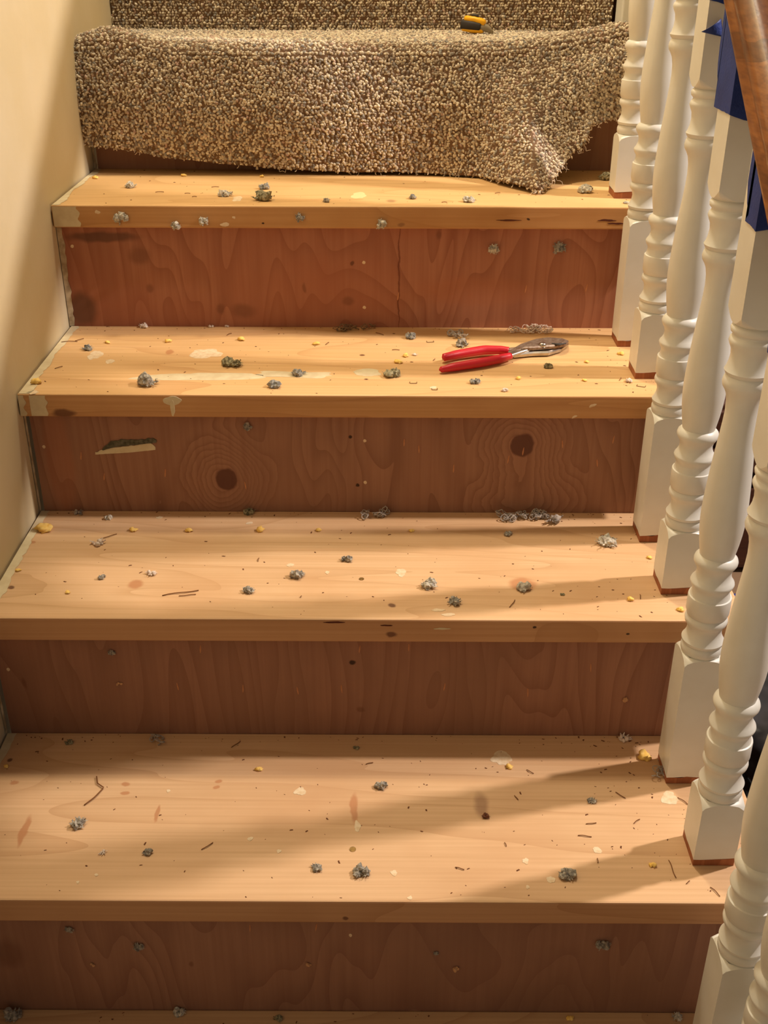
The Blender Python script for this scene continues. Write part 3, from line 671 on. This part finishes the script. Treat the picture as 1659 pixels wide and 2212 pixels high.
lathe_box('rubber_grip', [(-.0225, .0075, .004, .017), (-.0205, .0098, .0032, .0195), (0, .0105, .0035, .0195), (.012, .0098, .0045, .018), (.014, .009, .006, .017)], m_black, kn)
lathe_box('upper_shell', [(-.0175, .006, .0175, .0235), (-.016, .0085, .0172, .0255), (0, .0093, .0172, .0262), (.014, .0085, .014, .0245), (.0195, .0072, .012, .022)], m_yellow, kn)
lathe_box('metal_nose', [(.012, .0088, .0045, .0165), (.019, .0075, .0045, .0165), (.024, .006, .0035, .016), (.031, .0035, .0025, .0115), (.036, .0012, .002, .0065)], m_greyp, kn)
lathe_box('thumb_slide', [(-.006, .003, .025, .0285), (-.004, .004, .025, .0300), (.004, .004, .025, .0300), (.0065, .003, .025, .0275)], m_black, kn)

# ------------------------------------------------------------------ debris
def clump_mesh(name, wdt, kind, seed, m, flat=.55, up='z'):
    """ragged torn lump: displaced lobes plus small flakes, sitting on z=0"""
    rr = random.Random(seed); parts = []; v0, f0 = ico(2)
    nl = {'g': 7, 'y': 3, 'w': 9, 'c': 3}[kind]
    for q in range(nl):
        a = rr.uniform(0, 6.28); d = wdt*.27*math.sqrt(rr.random()) if kind != 'y' else wdt*.2*rr.random()
        c = Vector((math.cos(a)*d*1.15, math.sin(a)*d*.8, 0)); rs = wdt*rr.uniform(.13, .27) if kind != 'w' else wdt*rr.uniform(.07, .17)
        if kind == 'y': rs = wdt*rr.uniform(.25, .36)
        hh = rs*flat*rr.uniform(.8, 1.5); V = []; so = rr.uniform(0, 99)
        for v in v0:
            k = 1+.6*noise.noise(v*1.8+Vector((so, 0, 0)))+.5*noise.noise(v*4+Vector((so, 4, 0)))
            V.append(Vector((c.x+v.x*rs*k, c.y+v.y*rs*k, max(0, hh*.8+v.z*hh*k*1.1))))
        parts.append((V, f0))
    if kind in 'gw':
        for q in range(12 if kind == 'g' else 7):             # curled shreds
            a = rr.uniform(0, 6.28); p = Vector((math.cos(a)*wdt*.28, math.sin(a)*wdt*.22, wdt*.10)); d = Vector((math.cos(a), math.sin(a), rr.uniform(-.1, .9))).normalized()
            pts = [p+d*wdt*.05*t+Vector((math.sin(t*1.3+q), math.cos(t+q), math.sin(t*2+q)))*wdt*.035 for t in range(6)]
            for z in pts: z.z = max(z.z, wdt*.03)
            parts.append(tube(pts, [wdt*.042*(1-.12*t) for t in range(6)], 5, (1.6, .45)))
    V, F = join(parts)
    me = bpy.data.meshes.new(name); me.from_pydata([tuple(v) for v in V], [], F); me.materials.append(m)
    me.polygons.foreach_set('use_smooth', [kind == 'y' or kind == 'w']*len(me.polygons)); me.update()
    return me
ROWS = []
def debris(name, desc, cat, surf, k, px, py, wpx, kind, m, flat=.55, group=None):
    if surf == 't': p = at(px, py+wpx*.12, 2, tz(k)); wdt = wpx/FPX*(p-Vector(CAM)).dot(fwd)
    else:
        yy = ty(k) if surf == 'f' else ty(k)+OV
        p = at(px, py, 1, yy); wdt = wpx/FPX*(p-Vector(CAM)).dot(fwd)
    if surf == 't':
        p.y = min(p.y, ty(k-1)+OV-wdt*.36); p.x = max(p.x, wx(p.y)+wdt*.5)
    ROWS.append((name, desc, cat, surf, k, p, wdt, kind, m, flat, px*7+py))
G, O, PALE, BL, BR = m_foamgrey
g_ = lambda k, L_, surf='t': [debris('padding_clump', c[4] if len(c) > 4 else 'ragged grey carpet padding clump', 'padding clump', surf, k, c[0], c[1], c[2], 'g', c[3] if len(c) > 3 else G, .75) for c in L_]
g_(0, [(283, 402, 28, PALE, 'pale grey padding clump'), (487, 419, 34, PALE), (569, 427, 48, O, 'olive grey long padding clump'), (571, 405, 26, BL), (705, 434, 19, G), (891, 427, 20, BL), (1012, 433, 26, PALE, 'whitish flat padding clump'), (1264, 412, 36, PALE), (1308, 384, 34, O), (1352, 438, 14, PALE)])
g_(1, [(189, 752, 26, BL, 'blue grey padding clump'), (503, 785, 42, O, 'olive padding clump with white flecks'), (320, 826, 46, G), (646, 806, 34, BL), (595, 832, 33, BL), (886, 728, 25, BL), (998, 744, 32, G), (845, 808, 38, O, 'dark olive padding clump'), (1027, 825, 26, BL), (1184, 792, 22, O, 'thin flat padding shred')])
g_(2, [(749, 1208, 27), (643, 1241, 36), (537, 1275, 29), (220, 1247, 18), (928, 1263, 38, PALE, 'upright pale grey padding clump'), (982, 1299, 34), (1098, 1153, 22), (1310, 1171, 48, PALE, 'large grey and cream padding clump'), (1130, 1270, 34, PALE), (540, 1103, 30, O), (235, 1118, 20, PALE), (1215, 1284, 10, O)])
g_(3, [(170, 1777, 38), (319, 1840, 23), (823, 1696, 26), (684, 1873, 26), (780, 1884, 38), (1225, 1889, 38), (1278, 1729, 22, G), (1049, 1763, 18, BR, 'small reddish brown crumb'), (150, 1603, 20, O), (770, 1615, 14, O)])
g_(0, [(262, 471, 32, PALE, 'white and grey padding tuft'), (380, 487, 22, PALE), (441, 476, 24, PALE), (647, 469, 23), (822, 483, 26, PALE)], 'f')
g_(0, [(1066, 537, 27, PALE, 'cream tipped padding tuft'), (1208, 535, 32, BL, 'blue grey padding tuft')], 'r')
g_(1, [(535, 920, 21)], 'r'); g_(2, [(242, 1408, 17)], 'r'); g_(3, [(150, 2006, 22), (300, 2042, 25), (942, 2058, 13), (1302, 2037, 34, G)], 'r')
g_(4, [(32, 2192, 40, G), (388, 2186, 26, PALE), (1462, 2196, 26, PALE), (600, 2200, 22, O)])
for k, px, py, a in ((0, 208, 384, 14), (0, 397, 379, 14), (0, 567, 381, 13), (1, 80, 824, 30), (1, 231, 739, 16), (1, 363, 736, 20), (1, 521, 732, 20), (1, 686, 741, 20), (1, 861, 781, 22), (1, 878, 768, 18), (1, 1340, 764, 15), (1, 1120, 817, 15), (1, 1262, 821, 14), (1, 1267, 781, 14),
                      (2, 93, 1140, 42), (2, 287, 1144, 22), (2, 408, 1145, 18), (2, 563, 1144, 24), (2, 688, 1145, 15), (2, 890, 1146, 14), (2, 40, 1231, 18), (2, 1362, 1294, 20), (2, 1404, 1204, 16), (2, 1470, 1315, 22), (2, 146, 1279, 14),
                      (3, 560, 1660, 18), (3, 1099, 1655, 18), (3, 1393, 1632, 34), (3, 1410, 1868, 20), (3, 14, 1655, 14), (4, 1230, 2199, 20)):
    debris('foam_crumb', 'yellow foam crumb' if a < 30 else 'large yellow foam crumb', 'foam crumb', 't', k, px, py, a, 'y', m_foamyel, .42)
for k, px, py, a, d in ((1, 1090, 843, 19, 'round pinkish fluff ball'), (1, 1362, 822, 24, 'white frayed fluff tuft'), (1, 896, 766, 14, 'brownish fluff tuft'), (2, 170, 1107, 26, 'thin grey fluff wisp'), (2, 212, 1172, 34, 'pinkish fluff tuft'), (2, 326, 1238, 26, 'white fluff tuft'),
                        (2, 1195, 1120, 50, 'dusty grey fluff ball'), (3, 222, 1840, 20, 'white fluff wisp'), (3, 1348, 1594, 34, 'white crumpled fluff tuft'), (3, 1432, 1660, 26, 'grey fluff pile'), (3, 1428, 1640, 20, 'grey dusty fluff tuft'), (1, 312, 703, 26, 'pale lint wisp'), (1, 457, 703, 14, 'pale lint wisp'), (1, 490, 705, 12, 'pale lint wisp')):
    debris('fluff_tuft', d, 'fluff', 't', k, px, py, a, 'w', m_fluff if 'grey' not in d else m_yarn, .8)
for k, px, py, a, d in ((2, 259, 1477, 17, 'tan chipped splinter tuft'), (2, 1350, 1511, 18, 'tan chipped splinter tuft'), (3, 202, 2082, 15, 'tan chipped splinter tuft'), (3, 667, 2083, 16, 'tan chipped splinter tuft'), (3, 986, 2092, 19, 'tan chipped splinter tuft')):
    debris('splinter_tuft', d, 'splinter tuft', 'r', k, px, py, a, 'c', m_tan, .7)
NTH = ['first', 'second', 'third', 'fourth', 'fifth', 'sixth', 'seventh', 'eighth', 'ninth', 'tenth', 'eleventh', 'twelfth', 'thirteenth', 'fourteenth', 'fifteenth']
PLC = {'t': 'lying on the %s tread', 'f': 'stuck to the front edge of the %s tread', 'r': 'stuck to the riser under the %s tread'}
from collections import defaultdict
buck = defaultdict(list)
for r in ROWS: buck[(r[1], r[3], r[4])].append(r)
for key, L_ in buck.items():
    L_.sort(key=lambda r: r[5].x)
    for j, (name, desc, cat, surf, k, p, wdt, kind, m, flat, seed) in enumerate(L_):
        me = clump_mesh(name, wdt, kind, seed, m, flat)
        o = bpy.data.objects.new(name, me); col.objects.link(o); o.location = p
        if surf != 't': o.rotation_euler = (math.pi/2, 0, 0); o.location.y -= .0001
        else: o.location.z += .0002; 
        lab = desc+' '+PLC[surf] % TN[k]
        if len(L_) > 1: lab = (desc+' '+PLC[surf] % TN[k]).replace('lying ', '').replace('stuck to', 'on').replace('the front edge of', 'front edge of').replace('with white flecks', '').replace('  ', ' ')+', '+NTH[j]+' from left'
        tag(o, lab, cat, {'padding_clump': 'padding clumps left by the carpet staples', 'foam_crumb': 'yellow foam crumbs on the treads', 'fluff_tuft': 'fluff tufts on the treads', 'splinter_tuft': 'splinter tufts on the risers'}[name])

# curled yarn bundles at the back of the treads
def curl(name, k, px, py, wpx, nloop, label, m=m_yarn, thick=.0008):
    c = at(px, py, 2, tz(k)); wdt = wpx/FPX*(c-Vector(CAM)).dot(fwd); rr = random.Random(px); parts = []
    c.y = min(c.y, ty(k-1)+OV-.012)
    for q in range(nloop):
        x = rr.uniform(-.5, .5)*wdt; y = rr.uniform(-.013, .005); ph = rr.uniform(0, 6); rad = rr.uniform(.0022, .0046); pts = []
        dx = rr.uniform(-.012, .012)
        for t in range(26):
            f = t/25; pts.append(Vector((x+dx*f+math.cos(ph+f*12)*rad, y+math.sin(ph+f*12)*rad*.9, .0014+rad*(1+math.sin(ph*2+f*9))*rr.uniform(.75, 1.0))))
        parts.append(tube(pts, thick*rr.uniform(.6, 1.2), 6))
    V, F = join(parts); o = mesh_obj(name, V, F, m, smooth=True, loc=c+Vector((0, 0, .0003)))
    tag(o, label, 'yarn', 'loose carpet yarn tangles')
curl('yarn_tangle', 1, 1142, 716, 88, 22, 'pinkish yarn tangle along the back of the second bare tread, above the pliers', m_fluff)
curl('yarn_tangle', 1, 985, 726, 26, 9, 'grey yarn tangle behind the pliers handles on the second bare tread')
curl('yarn_tangle', 2, 812, 1110, 62, 11, 'curly grey yarn strand at the middle back of the third bare tread')
curl('yarn_tangle', 2, 1092, 1118, 34, 13, 'grey yarn tangle at the back of the third tread, left of the larger heap')
curl('yarn_tangle', 2, 1150, 1112, 60, 24, 'largest heap of grey yarn loops at the back of the third bare tread')
curl('yarn_tangle', 1, 765, 712, 70, 12, 'brown hairy yarn tangle at the middle back of the second bare tread', mat('brown_yarn', lin(128, 104, 76), .9), .0007)
curl('yarn_tangle', 3, 344, 1594, 16, 3, 'short pale yarn wisp at the back of the fourth bare tread, left side')
curl('yarn_tangle', 3, 1436, 1668, 22, 12, 'grey yarn tangle against the foot of the fourth tread rear baluster')

# splinters, staples, screws
def rod(name, k, px, py, lpx, deg, m, label, cat, r=.0006, hook=False, group=None):
    c = at(px, py, 2, tz(k)); ln = lpx/FPX*(c-Vector(CAM)).dot(fwd); a = math.radians(deg); d = Vector((math.cos(a), math.sin(a)*1.5, 0))
    pts = [d*ln*(t/6-.5)+Vector((0, 0, r+.0003+.0006*math.sin(t*.52)))+Vector((-d.y, d.x, 0))*ln*.03*math.sin(t*.9+px) for t in range(7)]
    if hook: pts += [pts[-1]+Vector((.001, .003, .001)), pts[-1]+Vector((-.002, .005, .001)), pts[-1]+Vector((-.008, .010, .001)), pts[-1]+Vector((-.012, .022, .001))]
    V, F = tube(pts, r, 6); o = mesh_obj(name, V, F, m, smooth=True, loc=c); tag(o, label, cat, group or 'wood splinters on the treads')
SPL = {0: [(345, 416, 18, 5), (405, 419, 12, 0), (420, 426, 10, 10), (465, 405, 16, 10), (960, 438, 12, 0), (1075, 418, 12, 20)], 1: [(150, 739, 34, 5), (172, 735, 18, 35), (127, 795, 16, 40), (495, 723, 12, 45), (820, 722, 20, -35), (707, 743, 12, 55), (855, 757, 16, 0), (938, 778, 8, 60), (1340, 820, 12, 60)],
       2: [(390, 1282, 76, 12), (405, 1287, 36, 6), (235, 1160, 34, 25), (558, 1210, 10, 85), (1107, 1305, 24, 55), (1306, 1158, 18, -5), (650, 1290, 5, 60), (1383, 1290, 12, 80)],
       3: [(448, 1829, 26, 32), (1277, 1780, 23, 6), (1263, 1807, 29, -4), (993, 1877, 20, -12), (1340, 1719, 22, -35), (1115, 1724, 11, -55), (1475, 1731, 22, -40), (1545, 1927, 22, -50), (1452, 1878, 34, -80), (1486, 1907, 11, 30), (510, 1609, 22, 40), (1092, 1825, 8, -70), (1145, 1668, 16, -30), (1375, 1775, 18, 30), (798, 1650, 16, 15), (1291, 1860, 9, 80)]}
for k, L_ in SPL.items():
    L_.sort()
    for j, (px, py, l, dg) in enumerate(L_):
        rod('splinter', k, px, py, l, dg, m_splinter, 'thin brown splinter lying on the %s tread, %s from the left' % (TN[k], NTH[j] if j < 15 else 'last'), 'splinter', .0005 if l < 60 else .0006)
rod('bent_wire', 3, 203, 1724, 42, 50, m_splinter, 'bent brown wire with a hook on the left of the fourth bare tread', 'wire', .0008, True, 'bent wires')
def staple(k, px, py, wpx, rot, label):
    c = at(px, py, 2, tz(k)); ln = wpx/FPX*(c-Vector(CAM)).dot(fwd); r = .0004
    P = [Vector((-ln/2, .006, r)), Vector((-ln/2, .0008, r)), Vector((-ln/2+.0006, 0, r)), Vector((ln/2-.0006, 0, r)), Vector((ln/2, .0008, r)), Vector((ln/2, .006, r))]
    V, F = tube(P, r, 6); o = mesh_obj('staple', V, F, m_staple, loc=c+Vector((0, 0, .0003))); o.rotation_euler = (0, 0, rot); tag(o, label, 'staple', 'loose staples')
staple(1, 930, 740, 15, .1, 'loose staple behind the pliers handles on the second bare tread')
staple(1, 893, 829, 15, 0, 'loose staple at the front of the second bare tread, left of the blue grey clump')
staple(1, 939, 843, 12, 0, 'loose staple at the front edge of the second bare tread')
staple(1, 1384, 836, 18, -.4, 'loose staple by the front baluster foot of the second bare tread')
def screw(k, px, py, wpx, label):
    c = at(px, py, 2, tz(k)); r = wpx/2/FPX*(c-Vector(CAM)).dot(fwd)
    V, F = tube([(0, 0, .0001), (0, 0, .0007), (0, 0, .0009), (0, 0, .0005), (0, 0, .0005)], [r, r, r*.8, r*.55, r*.05], 16); o = mesh_obj('nail_head', V, F, mat('brass_head', lin(150, 120, 70), .4, .7), loc=c, smooth=False)
    tag(o, label, 'nail head', 'nail heads in the treads')
screw(3, 762, 1835, 14, 'round brass nail head in the middle of the fourth bare tread')
screw(2, 781, 1251, 11, 'round nail head in the middle of the third bare tread')
# glue-and-paper scar on the brown riser
yy = ty(1)+OV
sc_o = empty('torn_padding_strip', tuple(at(272, 965, 1, yy))); tag(sc_o, 'torn strip of old padding with a pale paint edge stuck to the brown riser', 'padding strip')
def ribbon(name, lo, hi, thick, m, seed):
    V, F = [], []; N_ = 40
    def interp(P, t):
        x = P[0][0]+(P[-1][0]-P[0][0])*t
        for a, b in zip(P, P[1:]):
            if x <= b[0]+1e-6: return x, a[1]+(b[1]-a[1])*(x-a[0])/(b[0]-a[0])
        return P[-1]
    for i in range(N_+1):
        t = i/N_; x, yl = interp(lo, t); _, yh = interp(hi, t)
        yh += 3*noise.noise(Vector((t*16, seed, 0))); yl = max(yl, yh+1)
        a, b = at(x, yl, 1, yy)-sc_o.location, at(x, yh, 1, yy)-sc_o.location
        th = thick*(.6+.6*abs(noise.noise(Vector((t*12, seed, 4)))))
        V += [a+Vector((0, -.0001, 0)), a+Vector((0, -th, 0)), b+Vector((0, -th*.6, 0)), b+Vector((0, -.0001, 0))]
    for i in range(N_):
        for j in range(4): F.append((i*4+j, (i+1)*4+j, (i+1)*4+(j+1) % 4, i*4+(j+1) % 4)[::-1])
    F += [(0, 1, 2, 3)[::-1], (N_*4, N_*4+1, N_*4+2, N_*4+3)]
    return mesh_obj(name, V, F, m, sc_o)
ribbon('paint_edge', [(206, 981), (280, 977), (336, 971)], [(206, 976), (240, 967), (290, 962), (322, 955), (334, 966)], .0018, m_cream, 1)
ribbon('padding_remnant', [(222, 972), (250, 964), (290, 960), (338, 955)], [(222, 968), (238, 954), (262, 949), (300, 950), (330, 946), (338, 950)], .0030, mat('dark_padding', lin(74, 70, 52), .95, c2=lin(110, 104, 84), noise_scale=200), 2)

# dirt: countless crumbs, one object per tread
for k in range(0, 5):
    rr = random.Random(100+k); parts = []; N_ = {0: 130, 1: 200, 2: 210, 3: 260, 4: 70}[k]; y0 = ty(k)+.004; yb = ty(k-1)+OV-.004
    for q in range(N_):
        u = rr.random(); x = rr.uniform(.012, .93) if u < .6 else min(.935, max(.012, rr.gauss(.84, .05) if u < .8 else rr.uniform(.01, .93)))
        y = rr.uniform(y0, yb) if u < .8 else yb-abs(rr.gauss(0, .01)); y = max(y0, min(yb, y))
        s = rr.choice((.0004, .0004, .0005, .0006, .0008, .0011)); l = s*rr.uniform(1, 2.6); a = rr.uniform(0, 3.14)
        ca, sa = math.cos(a), math.sin(a); c = Vector((x-W/2, y-ty(k), 0))
        v = [Vector((-l, -s, 0)), Vector((l, -s*.6, 0)), Vector((l*.8, s, 0)), Vector((-l*.7, s*.8, 0)), Vector((0, 0, s*.8))]
        parts.append(([c+Vector((p.x*ca-p.y*sa, p.x*sa+p.y*ca, p.z)) for p in v], [(0, 1, 4), (1, 2, 4), (2, 3, 4), (3, 0, 4)]))
    V, F = join(parts); o = mesh_obj('dirt_crumbs', V, F, m_dirt, loc=(W/2, ty(k), tz(k)+.0001))
    tag(o, 'scattered dark dirt crumbs and sawdust over the %s tread' % TN[k], 'dirt', kind='stuff')

# ------------------------------------------------------------------ things beyond the open side
ds = empty('dresser', (1.75, .75, -.955)); tag(ds, 'dark brown wooden dresser standing on the lower floor behind the balusters', 'dresser')
def dbox(n_, a, b, c, d, e, f, m, bv=.004):
    o = box(n_, a, b, c, d, e, f, m, bevel=bv); o.location -= ds.location; o.parent = ds; return o
dbox('carcass', 1.12, 2.35, .55, .95, -.9548, -.54, m_brown)
for q, (z0, z1) in enumerate(((-.94, -.735), (-.725, -.71), (-.695, -.64), (-.618, -.55))):
    d_ = dbox('drawer', 1.14, 2.32, .53, .5495, z0, z1, m_brown, .003)
def crumple(name, cx, cy, hx, hy, hz, m, sub, a1, a2, f1, f2, seed):
    """a crumpled heap resting on the lower floor"""
    v0, f0 = ico(sub); V = []
    for v in v0:
        k_ = 1+a1*noise.noise(v*f1+Vector((seed, 1, 0)))+a2*abs(noise.noise(v*f2+Vector((0, seed, 0))))
        V.append(Vector((v.x*hx*k_, v.y*hy*k_, max(0, hz+v.z*hz*k_))))
    return mesh_obj(name, V, f0, m, smooth=True, loc=(cx, cy, -.9546))
tag(crumple('garbage_bag', 1.235, -.26, .21, .25, .135, m_bag, 5, .22, .16, 1.7, 5.0, 3), 'shiny black plastic garbage bag on the lower floor beside the stairs', 'garbage bag')
tag(crumple('crumpled_plastic', 1.285, .235, .075, .055, .075, m_bluecloth, 4, .4, .4, 2.2, 6, 9), 'bright blue crumpled plastic on the lower floor behind the black bag', 'crumpled plastic')
tag(crumple('crumpled_paper', 1.205, .105, .05, .035, .055, m_grey, 4, .3, .4, 2.4, 6, 5), 'grey crumpled paper between the blue plastic and the black bag', 'paper')
